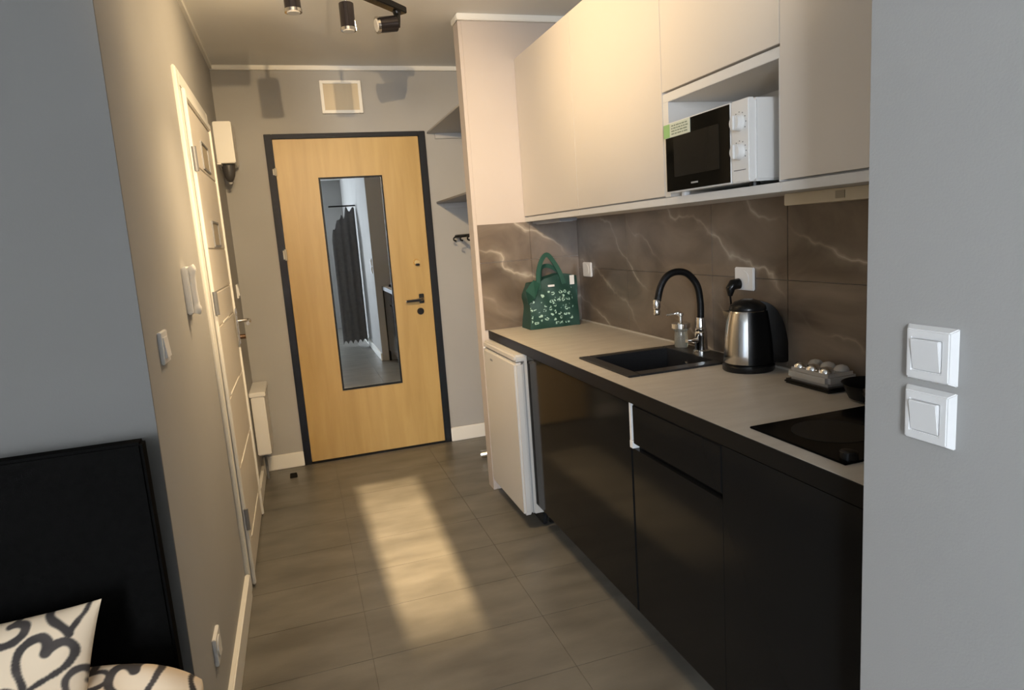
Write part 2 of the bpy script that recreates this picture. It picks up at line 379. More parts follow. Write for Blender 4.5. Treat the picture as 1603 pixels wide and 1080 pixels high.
for z, y0, y1 in ((1.092, 3.06, 3.30), (0.795, 2.97, 3.38), (0.487, 2.97, 3.46), (0.16, 2.97, 3.50)):
    leafpiece('inlay_strip', y0, y1, z - 0.004, z + 0.004, INLAY, dx=0.0225, b=0.001)
for z in (1.735, 1.19, 0.30):
    h = CY((XL + 0.03, 2.806, z - 0.045), (XL + 0.03, 2.806, z + 0.045), 0.0085, n=14)
    obj('hinge', h, GREYMET, d1, True)
hp = obj('handle_plate', B((XL + 0.028, XL + 0.036, 3.535, 3.57, 0.93, 1.11)), STEEL, d1, bevel=0.003)
obj('handle', TU(smooth_path([(XL + 0.03, 3.552, 1.045), (XL + 0.075, 3.552, 1.045), (XL + 0.088, 3.54, 1.045), (XL + 0.09, 3.50, 1.042), (XL + 0.088, 3.44, 1.040)], 5), 0.0095, n=12), STEEL, hp, True, label='curved lever handle')
obj('lock_knob', CY((XL + 0.034, 3.552, 0.965), (XL + 0.062, 3.552, 0.965), 0.012, n=16), principled('bronze', (0.12, 0.07, 0.04), 0.4, 0.6), hp, True)

# ------------------------------------------------------------------ ceiling spotlight bars
def spot_head(parent, top, axis, power, r=0.027, L=0.088, ang=150, square=False, lampdir=None, soft=0.022):
    top = Vector(top); ax = Vector(axis).normalized(); e = top + ax * L
    if square:
        u, w, _ = frame_of(ax); bm = bmesh.new()
        vs = [bm.verts.new(p + u * a * r + w * b * r) for p in (top, e) for a, b in ((-1, -1), (1, -1), (1, 1), (-1, 1))]
        for f in ((0, 3, 2, 1), (4, 5, 6, 7), (0, 1, 5, 4), (1, 2, 6, 5), (2, 3, 7, 6), (3, 0, 4, 7)): bm.faces.new([vs[i] for i in f])
        h = obj('lamp_head', bm, BLACKP, parent, bevel=0.003)
    else:
        bm = CY(top, e, r, n=28); h = obj('lamp_head', bm, GLOSSB, parent, True, bevel=0.002)
    bm = CY(e - ax * 0.002, e + ax * 0.008, r * 1.06, n=28); obj('rim', bm, STEEL, h, True)
    bm = CY(e + ax * 0.0082, e + ax * 0.0105, r * 0.8, n=24); obj('bulb_lens', bm, BULB, h)
    d = bpy.data.lights.new('spot_bulb', 'SPOT'); d.energy = power; d.color = WARM; d.spot_size = math.radians(ang); d.spot_blend = 0.9; d.shadow_soft_size = soft
    o = bpy.data.objects.new('spot_bulb', d); COL.objects.link(o)
    o.parent = parent; o.location = (e + ax * 0.036) - Vector(ORIG[parent.name])
    o.rotation_euler = Vector(lampdir or ax).to_track_quat('-Z', 'Y').to_euler()
    return h
def floor_patch_head(parent, top, target, power, hw=0.0060, hf=0.0255, hn=0.058, L=0.10):
    # added lamp for the floor patch, square tube with an open slot: the lamp sits at the top, the tube walls frame the beam
    top = Vector(top); ax = (Vector(target) - top).normalized(); u = Vector((1, 0, 0)); w = ax.cross(u).normalized()
    w = w if w.y > 0 else -w
    bm = bmesh.new(); R_ = []
    for p, a, e in ((top - ax * 0.004, hw + .012, .012), (top + ax * L, hw + .012, .012), (top + ax * L, hw, 0), (top, hw, 0)):
        R_.append([bm.verts.new(p + u * i * a + w * j) for i, j in ((-1, -hn - e), (1, -hn - e), (1, hf + e), (-1, hf + e))])
    for A_, B_ in zip(R_, R_[1:]):
        for k in range(4): bm.faces.new((A_[k], A_[(k + 1) % 4], B_[(k + 1) % 4], B_[k]))
    bm.faces.new(R_[0]); bm.faces.new(R_[-1])
    h = obj('lamp_head', bm, BLACKM, parent)
    d = bpy.data.lights.new('floor_patch_bulb', 'SPOT'); d.energy = power; d.color = WARM; d.spot_size = math.radians(50); d.spot_blend = 1.0; d.shadow_soft_size = 0.0015
    o = bpy.data.objects.new('floor_patch_bulb', d); COL.objects.link(o); o.parent = parent
    o.location = (top + ax * 0.004) - Vector(ORIG[parent.name]); o.rotation_euler = ax.to_track_quat('-Z', 'Y').to_euler()
GLOSSB = principled('black_chrome', (0.03, 0.026, 0.028), 0.14, 0.6)
cl = thing('ceiling_spotlight', 'black ceiling spotlight bar with several small heads above the hallway', 'ceiling light', (0.25, 2.62, H))
obj('canopy', CY((0.25, 2.62, H), (0.25, 2.62, H - 0.03), 0.055, n=32), BLACKP, cl, True)
obj('stem', CY((0.25, 2.62, H - 0.03), (0.25, 2.62, 2.30), 0.008, n=12), BLACKP, cl, True)
path = smooth_path([(-0.06, 2.33, 2.305), (0.09, 2.47, 2.31), (0.25, 2.62, 2.31), (0.38, 2.735, 2.305), (0.47, 2.81, 2.30), (0.535, 2.872, 2.298)], 8)
bm = bmesh.new(); rings = []
for i, p in enumerate(path):
    d = (path[min(i + 1, len(path) - 1)] - path[max(i - 1, 0)]).normalized(); n_ = Vector((-d.y, d.x, 0)).normalized()
    hw, hh = 0.021, 0.013
    rings.append([bm.verts.new(p + n_ * a * hw + Vector((0, 0, b * hh))) for a, b in ((-1, -1), (1, -1), (1, 1), (-1, 1))])
for a, b in zip(rings, rings[1:]):
    for k in range(4): bm.faces.new((a[k], a[(k + 1) % 4], b[(k + 1) % 4], b[k]))
bm.faces.new(rings[0]); bm.faces.new(rings[-1])
obj('bar', bm, BLACKP, cl, bevel=0.003)
for (x, y) in ((0.287, 2.655), (0.09, 2.47)):
    obj('stem', CY((x, y, 2.30), (x, y, 2.245), 0.005, n=10), GREYMET, cl, True)
spot_head(cl, (0.287, 2.655, 2.250), (0, 0, -1), SPOT_POWER['b'], ang=108)
spot_head(cl, (0.09, 2.47, 2.250), (0.02, 0, -1), SPOT_POWER['a'], ang=118)
# end head: angled arm with a boxy head turned to the left
obj('arm', TU(smooth_path([(0.50, 2.84, 2.295), (0.508, 2.845, 2.27), (0.503, 2.84, 2.228)], 4), [0.016] * 4 + [0.010] * 5, n=10), BLACKP, cl, True)
spot_head(cl, (0.497, 2.83, 2.238), (-0.95, -0.12, -0.14), SPOT_POWER['c'], r=0.03, L=0.075, square=False, ang=160)
obj('stem', CY((-0.04, 2.345, 2.30), (-0.04, 2.345, 2.25), 0.005, n=10), GREYMET, cl, True)
spot_head(cl, (-0.04, 2.345, 2.25), (1.0, -0.08, 0.03), SPOT_POWER['d'], ang=92)
# second spotlight, nearer, above the picture's top edge
c2 = thing('ceiling_spotlight', 'black ceiling spot nearer the living room with an added fill head, above the picture', 'ceiling light', (0.17, 0.98, H))
obj('canopy', CY((0.17, 0.98, H), (0.17, 0.98, H - 0.03), 0.045, n=32), BLACKP, c2, True)
obj('stem', CY((0.17, 0.98, H - 0.03), (0.17, 0.98, 2.18), 0.007, n=12), BLACKP, c2, True)
spot_head(c2, (0.17, 0.90, 2.18), (0.08, 1, -0.24), SPOT_POWER['near'], ang=60, soft=0.008)
obj('stem', CY((0.17, 0.98, 2.20), (0.03, 0.86, 2.24), 0.007, n=12), BLACKP, c2, True)
spot_head(c2, (0.03, 0.80, 2.24), (0.12, 1, -0.26), SPOT_POWER['near_fill'], ang=64, soft=0.13)  # added soft fill head, weakens the near spot's shadows on the entrance wall
c3 = thing('ceiling_spotlight', 'square slot spotlight on the ceiling above the picture, aimed at the floor', 'ceiling light', (0.36, 2.2, H))
obj('canopy', CY((0.36, 2.2, H), (0.36, 2.2, H - 0.03), 0.045, n=32), BLACKP, c3, True)
obj('stem', CY((0.36, 2.2, H - 0.03), (0.36, 2.2, 2.36), 0.007, n=12), BLACKP, c3, True)
floor_patch_head(c3, (0.36, 2.2, 2.34), (0.357, 3.02, 0.0), SPOT_POWER['slot'])  # unseen added lamp, its beam replaces light bounced off the door mirror

# ------------------------------------------------------------------ fridge
fx, fy0, fy1 = 0.88, 2.80, 3.325
fr = thing('fridge', 'small white undercounter fridge at the far end of the worktop', 'fridge', (1.15, 3.06, 0))
obj('body', B((fx + 0.05, 1.44, fy0 + 0.005, fy1 - 0.005, 0.07, 0.825)), FRIDGEW, fr, bevel=0.006)
dr = obj('door', B((fx, fx + 0.044, fy0, fy1, 0.070, 0.800)), FRIDGEW, fr, bevel=0.010)
obj('top_cap', B((fx + 0.002, 1.0, fy0, fy1, 0.804, 0.836)), FRIDGEW, fr, bevel=0.008)
obj('gasket', B((fx + 0.0442, fx + 0.0498, fy0 + 0.008, fy1 - 0.008, 0.075, 0.798)), principled('gasket_grey', (0.35, 0.35, 0.34), 0.6), fr)
obj('badge', B((fx - 0.001, fx + 0.001, 3.16, 3.20, 0.752, 0.762)), GREYMET, dr, label='small dark oval badge')
obj('kick_plate', B((fx + 0.09, fx + 0.11, fy0 + 0.004, fy1 - 0.004, 0.01, 0.0695)), BLACKM, fr, bevel=0.003)
for y in (fy0 + 0.04, fy1 - 0.04):
    obj('foot', CY((fx + 0.15, y, 0), (fx + 0.15, y, 0.070), 0.018, n=16), BLACKP, fr)
obj('hinge', B((fx + 0.004, fx + 0.05, fy1 - 0.002, fy1 + 0.012, 0.795, 0.803)), TRIM, fr)

# ------------------------------------------------------------------ base cabinets
def base_cab(label, y0, y1):
    t = thing('base_cabinet', label, 'cabinet', ((XC + XB) / 2, (y0 + y1) / 2, 0), 'black gloss base cabinets')
    obj('carcass', B((XC + 0.026, XB - 0.012, y0 + 0.001, y1 - 0.001, 0.134, 0.66), (XC + 0.026, XC + 0.05, y0 + 0.001, y1 - 0.001, 0.66, 0.838), (XC + 0.05, XB - 0.012, y0 + 0.001, y0 + 0.016, 0.66, 0.838)), BLACKM, t)
    obj('plinth', B((XC + 0.105, XC + 0.12, y0, y1, 0, 0.135)), BLACKM, t)
    return t
c = base_cab('wide black gloss sink cabinet between the fridge and the drawer', 1.812, 2.78)
obj('door', B((XC + 0.006, XC + 0.025, 1.8105, 2.7795, 0.132, 0.832)), BLACKG, c, bevel=0.0004)
c = base_cab('black gloss cabinet with a recessed grip line under its drawer', 1.335, 1.797)
obj('edge_strip', B((XC + 0.004, XC + 0.026, 1.7985, 1.809, 0.715, 0.836)), WPLAST, c, label='thin white edge strip')
obj('clip', B((XC + 0.002, XC + 0.026, 1.790, 1.809, 0.690, 0.7145)), WPLAST, c, bevel=0.001, label='small white plastic clip')
obj('drawer', B((XC + 0.004, XC + 0.025, 1.3358, 1.789, 0.706, 0.832)), BLACKG, c, bevel=0.003)
obj('door', B((XC + 0.006, XC + 0.025, 1.3358, 1.7985, 0.132, 0.690)), BLACKG, c, bevel=0.0004)
c = base_cab('plain black gloss cabinet under the hob, next to the grey wall', 0.842, 1.335)
obj('door', B((XC + 0.006, XC + 0.025, 0.8605, 1.3345, 0.132, 0.832)), BLACKG, c, bevel=0.0004)
obj('end_panel', B((XC + 0.0, XC + 0.025, 0.842, 0.860, 0.0, 0.838)), BLACKM, c)

# worktop
SX0, SX1, SY0, SY1 = 1.03, 1.36, 1.96, 2.29
wt = thing('worktop', 'beige stone-look worktop with a black front edge over base cabinets', 'worktop', (1.2, 2.1, 0.84))
bm = B((XC, SX0, 0.84, DC - 0.009, 0.8455, ZC), (SX1, XB - 0.009, 0.84, DC - 0.009, 0.8455, ZC), (SX0, SX1, 0.84, SY0, 0.8455, ZC), (SX0, SX1, SY1, DC - 0.009, 0.8455, ZC))
obj('top', bm, TOP, wt)
obj('front_edge', B((XC - 0.004, XC, 0.84, DC - 0.009, 0.8395, ZC - 0.0006), (XC, XC + 0.02, 0.84, DC - 0.009, 0.8395, 0.8455)), BLACKM, wt, label='black front edge')
obj('seal_strip', B((XB - 0.0165, XB - 0.0090, 0.84, DC - 0.010, ZC, ZC + 0.006)), TOP, wt, label='thin beige sealing strip')

# sink
sk = thing('sink', 'square black granite sink set into the worktop', 'sink', (1.2, 2.12, ZC))
ox0, ox1, oy0, oy1 = 0.992, 1.452, 1.918, 2.325
rimz = ZC + 0.007
obj('rim', B((ox0, SX0 + 0.006, oy0, oy1, ZC, rimz), (SX1 - 0.006, ox1, oy0, oy1, ZC, rimz), (SX0 + 0.006, SX1 - 0.006, oy0, SY0 + 0.006, ZC, rimz), (SX0 + 0.006, SX1 - 0.006, SY1 - 0.006, oy1, ZC, rimz)), GRAN, sk, bevel=0.002)
a_, b_, c_, d_ = SX0 + 0.001, SX1 - 0.001, SY0 + 0.001, SY1 - 0.001; zb = ZC - 0.17
obj('basin', B((a_, a_ + 0.008, c_, d_, zb, rimz - 0.001), (b_ - 0.008, b_, c_, d_, zb, rimz - 0.001), (a_ + .008, b_ - .008, c_, c_ + 0.008, zb, rimz - 0.001), (a_ + .008, b_ - .008, d_ - 0.008, d_, zb, rimz - 0.001), (a_ + .008, b_ - .008, c_ + .008, d_ - .008, zb, zb + 0.008)), GRAN, sk)
obj('drain', LA([(0.045, 0), (0.045, 0.003), (0.03, 0.005), (0.012, 0.002)], (1.2, 2.12, zb + 0.008)), CHROME, sk, True)
obj('overflow', CY((SX1 - 0.0092, 2.15, ZC - 0.04), (SX1 - 0.013, 2.15, ZC - 0.04), 0.012, n=16), CHROME, sk)

# hob
hb = thing('hob', 'black glass cooktop partly hidden by the grey wall corner', 'cooktop', (1.22, 1.13, ZC))
obj('glass_plate', B((0.972, 1.455, 0.99, 1.280, ZC, ZC + 0.005)), principled('hob_glass', (0.002, 0.002, 0.002), 0.15, Specular_IOR_Level=0.05), hb, bevel=0.0015)
for x in (1.10, 1.32):
    obj('cooking_zone', LA([(0.085, 0), (0.085, 0.0006), (0.082, 0.0006), (0.082, 0.0003)], (x, 1.16, ZC + 0.0051), n=40), principled('zone_print', (0.008, 0.008, 0.008), 0.3, Specular_IOR_Level=0.12), hb)
obj('knob', LA([(0.018, 0), (0.017, 0.014), (0.014, 0.016), (0.003, 0.017)], (1.0, 1.01, ZC + 0.005), n=20), BLACKP, hb, True)

# tap
tx, ty = 1.405, 2.125
tp = thing('tap', 'chrome kitchen tap with arched black flexible hose behind the sink', 'tap', (tx, ty, rimz))
obj('base', LA([(0.030, 0), (0.030, 0.006), (0.024, 0.010), (0.022, 0.055), (0.023, 0.058), (0.023, 0.075), (0.019, 0.08)], (tx, ty, rimz)), CHROME, tp, True)
obj('collar', LA([(0.019, 0), (0.021, 0.003), (0.021, 0.012), (0.017, 0.016), (0.0165, 0.045), (0.014, 0.052)], (tx, ty, rimz + 0.078)), CHROME, tp, True)
bm = TU(smooth_path([(tx - 0.018, ty - 0.004, rimz + 0.045), (tx - 0.045, ty - 0.006, rimz + 0.047), (tx - 0.075, ty - 0.02, rimz + 0.052)], 4), [0.009] * 4 + [0.006] * 5, n=10)
obj('lever', bm, CHROME, tp, True)
arc = smooth_path([(tx, ty, 1.012), (tx, ty, 1.08), (tx - 0.012, ty, 1.14), (tx - 0.05, ty, 1.185), (tx - 0.095, ty, 1.197), (tx - 0.135, ty, 1.185), (tx - 0.163, ty, 1.15), (tx - 0.178, ty, 1.10)], 8)
obj('hose', TU(arc, 0.0125, n=16), BLACKM, tp, True, label='black flexible hose')
bm = LA([(0.010, 0), (0.0125, 0.004), (0.0125, 0.016), (0.0105, 0.020), (0.0135, 0.026), (0.0135, 0.052), (0.011, 0.056)], (tx - 0.182, ty, 1.048)); obj('spray_head', bm, CHROME, tp, True)

# soap dispenser
sx_, sy_ = 1.405, 2.262
sd = thing('soap_dispenser', 'glass soap dispenser with a chrome pump beside the tap', 'soap dispenser', (sx_, sy_, rimz))
obj('bottle', LA([(0.024, 0), (0.026, 0.004), (0.026, 0.05), (0.024, 0.062), (0.030, 0.070), (0.029, 0.088), (0.018, 0.094)], (sx_, sy_, rimz)), GLASS, sd, True)
obj('collar', LA([(0.030, 0), (0.036, 0.004), (0.036, 0.022), (0.024, 0.028), (0.012, 0.031)], (sx_, sy_, rimz + 0.072)), CHROME, sd, True)
obj('pump', TU(smooth_path([(sx_, sy_, rimz + 0.095), (sx_, sy_, rimz + 0.128), (sx_ - 0.004, sy_ + 0.0, rimz + 0.134), (sx_ - 0.03, sy_ + 0.01, rimz + 0.133), (sx_ - 0.052, sy_ + 0.018, rimz + 0.129)], 5), [0.007] * 10 + [0.008] * 3 + [0.005] * 8, n=12), CHROME, sd, True)
obj('pump_button', LA([(0.010, 0), (0.013, 0.003), (0.013, 0.012), (0.009, 0.014)], (sx_, sy_, rimz + 0.122)), CHROME, sd, True)

# kettle
kx, ky = 1.372, 1.808
kt = thing('kettle', 'stainless steel electric kettle with a black handle on a black base', 'kettle', (kx, ky, ZC))
obj('power_base', LA([(0.079, 0), (0.082, 0.004), (0.082, 0.018), (0.072, 0.024)], (kx, ky, ZC), n=48), BLACKP, kt, True)
obj('body', LA([(0.074, 0), (0.077, 0.004), (0.0765, 0.03), (0.073, 0.08), (0.067, 0.13), (0.061, 0.165), (0.056, 0.172)], (kx, ky, ZC + 0.025), n=64), STEEL, kt, True)
obj('lid', LA([(0.058, 0), (0.059, 0.004), (0.056, 0.014), (0.042, 0.026), (0.018, 0.034), (0.003, 0.035)], (kx, ky, ZC + 0.197), n=48), BLACKP, kt, True)
hd = Vector((0.82, -0.58, 0)).normalized()
def kp(r, z): return (kx + hd.x * r, ky + hd.y * r, ZC + z)
pr = [(0.035, 0.226), (0.070, 0.212), (0.094, 0.185), (0.110, 0.145), (0.119, 0.10), (0.123, 0.055), (0.120, 0.026), (0.075, 0.024)]
bm = bmesh.new(); rings = []
side = Vector((-hd.y, hd.x, 0))
outp = smooth_path([kp(r, z) for r, z in pr], 4)
inn = smooth_path([kp(r, z) for r, z in [(0.03, 0.200), (0.050, 0.184), (0.060, 0.160), (0.066, 0.130), (0.070, 0.10), (0.072, 0.07), (0.072, 0.055), (0.066, 0.045)]], 4)
for a, b in zip(outp, inn):
    rings.append([bm.verts.new(a - side * 0.013), bm.verts.new(a + side * 0.013), bm.verts.new(b + side * 0.019), bm.verts.new(b - side * 0.019)])
for a, b in zip(rings, rings[1:]):
    for k in range(4): bm.faces.new((a[k], a[(k + 1) % 4], b[(k + 1) % 4], b[k]))
bm.faces.new(rings[0]); bm.faces.new(rings[-1])
obj('handle', bm, BLACKP, kt, True, bevel=0.004)
# black rear cover panel wrapping the handle side of the body
bm = bmesh.new(); rr = []
a0 = math.atan2(hd.y, hd.x)
for z, r in ((0.027, 0.0785), (0.06, 0.0778), (0.11, 0.0742), (0.16, 0.0675), (0.195, 0.0615)):
    rr.append([bm.verts.new((kx + r * math.cos(a0 + t), ky + r * math.sin(a0 + t), ZC + z)) for t in [math.radians(-92 + 184 * k / 20) for k in range(21)]])
for a, b in zip(rr, rr[1:]):
    for k in range(20): bm.faces.new((a[k], a[k + 1], b[k + 1], b[k]))
bmesh.ops.solidify(bm, geom=bm.faces[:], thickness=0.0012)
obj('rear_panel', bm, BLACKP, kt, True)
sp = Vector((-hd.x, -hd.y, 0))
bm = bmesh.new()
v = [bm.verts.new(Vector((kx, ky, ZC + z)) + sp * r + side * s) for z, r, s in ((0.19, 0.058, -0.02), (0.19, 0.058, 0.02), (0.196, 0.078, 0.0), (0.155, 0.066, 0.0), (0.196, 0.052, 0.0))]
for f in ((0, 3, 2), (3, 1, 2), (0, 2, 4), (2, 1, 4), (0, 4, 3), (4, 1, 3)): bm.faces.new([v[i] for i in f])
obj('spout', bm, STEEL, kt, True)

# clear food container on dark tray
fc = thing('food_container', 'shiny clear plastic box on a dark tray right of the kettle', 'container', (1.39, 1.50, ZC))
obj('tray', B((1.335, 1.452, 1.42, 1.60, ZC, ZC + 0.014)), BLACKP, fc, bevel=0.006)
bm = B((1.34, 1.447, 1.43, 1.592, ZC + 0.014, ZC + 0.050)); obj('clear_box', bm, CLEAR, fc, bevel=0.010)
for i, (x, y) in enumerate(((1.368, 1.562), (1.42, 1.562), (1.368, 1.513), (1.42, 1.513), (1.368, 1.463), (1.42, 1.463))):
    obj('dome', LA([(0.021, 0), (0.020, 0.006), (0.014, 0.013), (0.003, 0.016)], (x, y, ZC + 0.0505), n=18), CLEAR if i % 2 else CHROME, fc, True)
pn = thing('frying_pan', 'black pan edge behind the corner, next to the clear box', 'pan', (1.36, 1.29, ZC))
obj('pan_body', LA([(0.055, 0), (0.062, 0.003), (0.078, 0.040), (0.080, 0.042), (0.076, 0.040), (0.058, 0.008), (0.003, 0.007)], (1.385, 1.315, ZC + 0.0055), n=40), BLACKM, pn, True)
obj('handle', TU(smooth_path([(1.315, 1.28, ZC + 0.040), (1.27, 1.22, ZC + 0.045), (1.22, 1.16, ZC + 0.05)], 5), 0.009, n=10), BLACKP, pn, True)

# bag
bx0, bx1, by0, by1 = 1.100, 1.375, 3.185, 3.315
bg = thing('shopping_bag', 'green fabric shopping bag with white printed doodles in the far corner', 'bag', (1.24, 3.26, ZC))
def bag_mat():
    m = principled('green_bag_fabric', (0.005, 0.040, 0.027), 0.55)
    b = m.node_tree.nodes['Principled BSDF']
    g = nd(m, 'ShaderNodeNewGeometry')
    sep = nd(m, 'ShaderNodeSeparateXYZ'); lk(m, g.outputs['Position'], sep.inputs[0])
    nz = nd(m, 'ShaderNodeTexNoise'); nz.inputs['Scale'].default_value = 45; nz.inputs['Detail'].default_value = 1
    lk(m, g.outputs['Position'], nz.inputs['Vector'])
    sc = nd(m, 'ShaderNodeVectorMath', operation='MULTIPLY_ADD'); lk(m, nz.outputs['Color'], sc.inputs[0]); sc.inputs[1].default_value = (0.016, 0.0, 0.016); lk(m, g.outputs['Position'], sc.inputs[2])
    mp = nd(m, 'ShaderNodeMapping'); mp.inputs['Scale'].default_value = (37, 0.0, 44); lk(m, sc.outputs[0], mp.inputs['Vector'])
    v = nd(m, 'ShaderNodeTexVoronoi'); v.inputs['Scale'].default_value = 1.0; v.inputs['Randomness'].default_value = 0.65; lk(m, mp.outputs[0], v.inputs['Vector'])
    r = ramp(m, [(0.0, (1, 1, 1)), (0.05, (0.1, 0.1, 0.1)), (0.16, (0, 0, 0)), (0.22, (1, 1, 1)), (0.36, (1, 1, 1)), (0.42, (0, 0, 0))]); lk(m, v.outputs['Distance'], r.inputs[0])
    n2 = nd(m, 'ShaderNodeTexNoise'); n2.inputs['Scale'].default_value = 95; n2.inputs['Detail'].default_value = 0; lk(m, g.outputs['Position'], n2.inputs['Vector'])
    r2 = ramp(m, [(0.36, (0, 0, 0)), (0.44, (1, 1, 1))]); lk(m, n2.outputs['Fac'], r2.inputs[0])
    mul = nd(m, 'ShaderNodeMath', operation='MULTIPLY'); lk(m, r.outputs[0], mul.inputs[0]); lk(m, r2.outputs[0], mul.inputs[1])
    def rng(sock, lo, hi):
        a = nd(m, 'ShaderNodeMath', operation='GREATER_THAN'); lk(m, sock, a.inputs[0]); a.inputs[1].default_value = lo
        c = nd(m, 'ShaderNodeMath', operation='LESS_THAN'); lk(m, sock, c.inputs[0]); c.inputs[1].default_value = hi
        p = nd(m, 'ShaderNodeMath', operation='MULTIPLY'); lk(m, a.outputs[0], p.inputs[0]); lk(m, c.outputs[0], p.inputs[1]); return p
    zr, xr, yr = rng(sep.outputs['Z'], ZC + 0.018, ZC + 0.205), rng(sep.outputs['X'], bx0 + 0.012, bx1 - 0.03), rng(sep.outputs['Y'], by0 - 0.05, by0 + 0.03)
    cur = mul
    for q in (zr, xr, yr):
        t = nd(m, 'ShaderNodeMath', operation='MULTIPLY'); lk(m, cur.outputs[0], t.inputs[0]); lk(m, q.outputs[0], t.inputs[1]); cur = t
    mx = nd(m, 'ShaderNodeMix', data_type='RGBA'); lk(m, cur.outputs[0], mx.inputs[0]); mx.inputs[6].default_value = (0.005, 0.040, 0.027, 1); mx.inputs[7].default_value = (0.42, 0.60, 0.50, 1)
    lk(m, mx.outputs[2], b.inputs['Base Color'])
    return m
BAG = bag_mat()
GREEN = principled('dark_green_webbing', (0.012, 0.07, 0.045), 0.6)
bm = bmesh.new(); NX, NZ = 14, 12
def bagpt(u, w, back):
    # u 0..1 along x, w 0..1 up
    x0 = bx0 + 0.028 * w + (-0.018 * math.exp(-((w - 0.72) / 0.16) ** 2)); x1 = bx1 + 0.004 * w
    x = x0 + (x1 - x0) * u; z = ZC + 0.001 + 0.262 * w - (0.028 * (1 - u) * w if u < 0.25 else 0.01 * math.sin(u * 7) * w)
    dep = (by1 - by0) * (1 - 0.35 * w)
    bulge = 0.012 * math.sin(math.pi * u) * math.sin(math.pi * min(1, w * 1.05)) + 0.004 * math.sin(u * 13 + w * 9)
    y = (by0 + 0.02 * w - bulge) if not back else (by0 + 0.02 * w + dep + bulge * 0.5)
    return (x, min(y, 3.345), z)
F = [[bm.verts.new(bagpt(i / NX, j / NZ, False)) for j in range(NZ + 1)] for i in range(NX + 1)]
K = [[bm.verts.new(bagpt(i / NX, j / NZ, True)) for j in range(NZ + 1)] for i in range(NX + 1)]
for i in range(NX):
    for j in range(NZ):
        bm.faces.new((F[i][j], F[i + 1][j], F[i + 1][j + 1], F[i][j + 1])); bm.faces.new((K[i][j], K[i][j + 1], K[i + 1][j + 1], K[i + 1][j]))
    bm.faces.new((F[i][0], K[i][0], K[i + 1][0], F[i + 1][0]))
for i in (0, NX):
    for j in range(NZ): bm.faces.new((F[i][j], F[i][j + 1], K[i][j + 1], K[i][j]))
obj('bag_body', bm, BAG, bg, True)
def strap(pts, w=0.014, t=0.003, name='handle', mat=None):
    P = smooth_path(pts, 6); bm = bmesh.new(); R_ = []
    for i, p in enumerate(P):
        d = (P[min(i + 1, len(P) - 1)] - P[max(i - 1, 0)]).normalized(); n_ = d.cross(Vector((0, 1, 0))).normalized(); 
        R_.append([bm.verts.new(p + n_ * a * w + Vector((0, b * t, 0))) for a, b in ((-1, -1), (1, -1), (1, 1), (-1, 1))])
    for a, b in zip(R_, R_[1:]):
        for k in range(4): bm.faces.new((a[k], a[(k + 1) % 4], b[(k + 1) % 4], b[k]))
    bm.faces.new(R_[0]); bm.faces.new(R_[-1])
    return obj(name, bm, mat or GREEN, bg, True)
strap([(1.165, by0 + 0.012, ZC + 0.20), (1.168, by0 + 0.018, ZC + 0.28), (1.190, by0 + 0.022, ZC + 0.345), (1.222, by0 + 0.024, ZC + 0.375), (1.252, by0 + 0.024, ZC + 0.345), (1.285, by0 + 0.02, ZC + 0.285), (1.305, by0 + 0.014, ZC + 0.22)], 0.011)
strap([(1.20, by0 + 0.085, ZC + 0.24), (1.21, by0 + 0.095, ZC + 0.30), (1.25, by0 + 0.10, ZC + 0.315), (1.30, by0 + 0.10, ZC + 0.29), (1.33, by0 + 0.09, ZC + 0.25)], 0.010)
bmf = bmesh.new()
for f in ([(1.10, by0 + 0.0, ZC + 0.13), (1.085, by0 - 0.012, ZC + 0.205), (1.13, by0 - 0.012, ZC + 0.255), (1.165, by0 - 0.004, ZC + 0.235), (1.135, by0 - 0.01, ZC + 0.16)],): bmf.faces.new([bmf.verts.new(p) for p in f])
bmesh.ops.solidify(bmf, geom=bmf.faces[:], thickness=0.004)
obj('folded_side', bmf, GREEN, bg)
obj('label_tag', B((1.328, 1.352, by0 - 0.012, by0 - 0.009, ZC + 0.215, ZC + 0.262)), WPLAST, bg, label='white tag')
obj('label_patch', LA([(0.02, 0), (0.02, 0.002)], (0, 0, 0), n=20), WPLAST, bg) if False else None
obj('print_patch', B((1.21, 1.245, by0 - 0.004, by0 - 0.001, ZC + 0.212, ZC + 0.222)), WPLAST, bg)

# wall sockets on the splashback
def socket(label, y0, y1, z0, z1):
    t = thing('power_socket', label, 'socket', (XB - 0.008, (y0 + y1) / 2, z0))
    f = obj('frame', B((XB - 0.018, XB - 0.008, y0, y1, z0, z1)), WPLAST, t, bevel=0.003)
    ym, zm = (y0 + y1) / 2, (z0 + z1) / 2
    obj('insert', CY((XB - 0.0182, ym, zm), (XB - 0.0200, ym, zm), min(y1 - y0, z1 - z0) * 0.36, n=28), WPLAST, f)
    return t
socket('white power socket in the far corner beside the green bag', 3.185, 3.285, 1.125, 1.20)
socket('white power socket above the kettle', 1.885, 1.985, 1.128, 1.206)
pg = thing('power_plug', 'black plug and cord of the kettle in the socket above it', 'plug', (XB - 0.03, 1.965, 1.10))
obj('plug_body', TU([(XB - 0.022, 1.955, 1.150), (XB - 0.045, 1.957, 1.148), (XB - 0.055, 1.958, 1.135), (XB - 0.055, 1.960, 1.11)], [0.019, 0.019, 0.016, 0.008], n=14), BLACKP, pg, True)
obj('cord', TU(smooth_path([(XB - 0.055, 1.960, 1.112), (XB - 0.045, 1.962, 1.04), (XB - 0.03, 1.95, 0.95), (XB - 0.04, 1.92, ZC + 0.012), (XB - 0.06, 1.88, ZC + 0.006), (kx + 0.04, ky + 0.075, ZC + 0.008)], 6), 0.0035, n=8), BLACKP, pg, True)

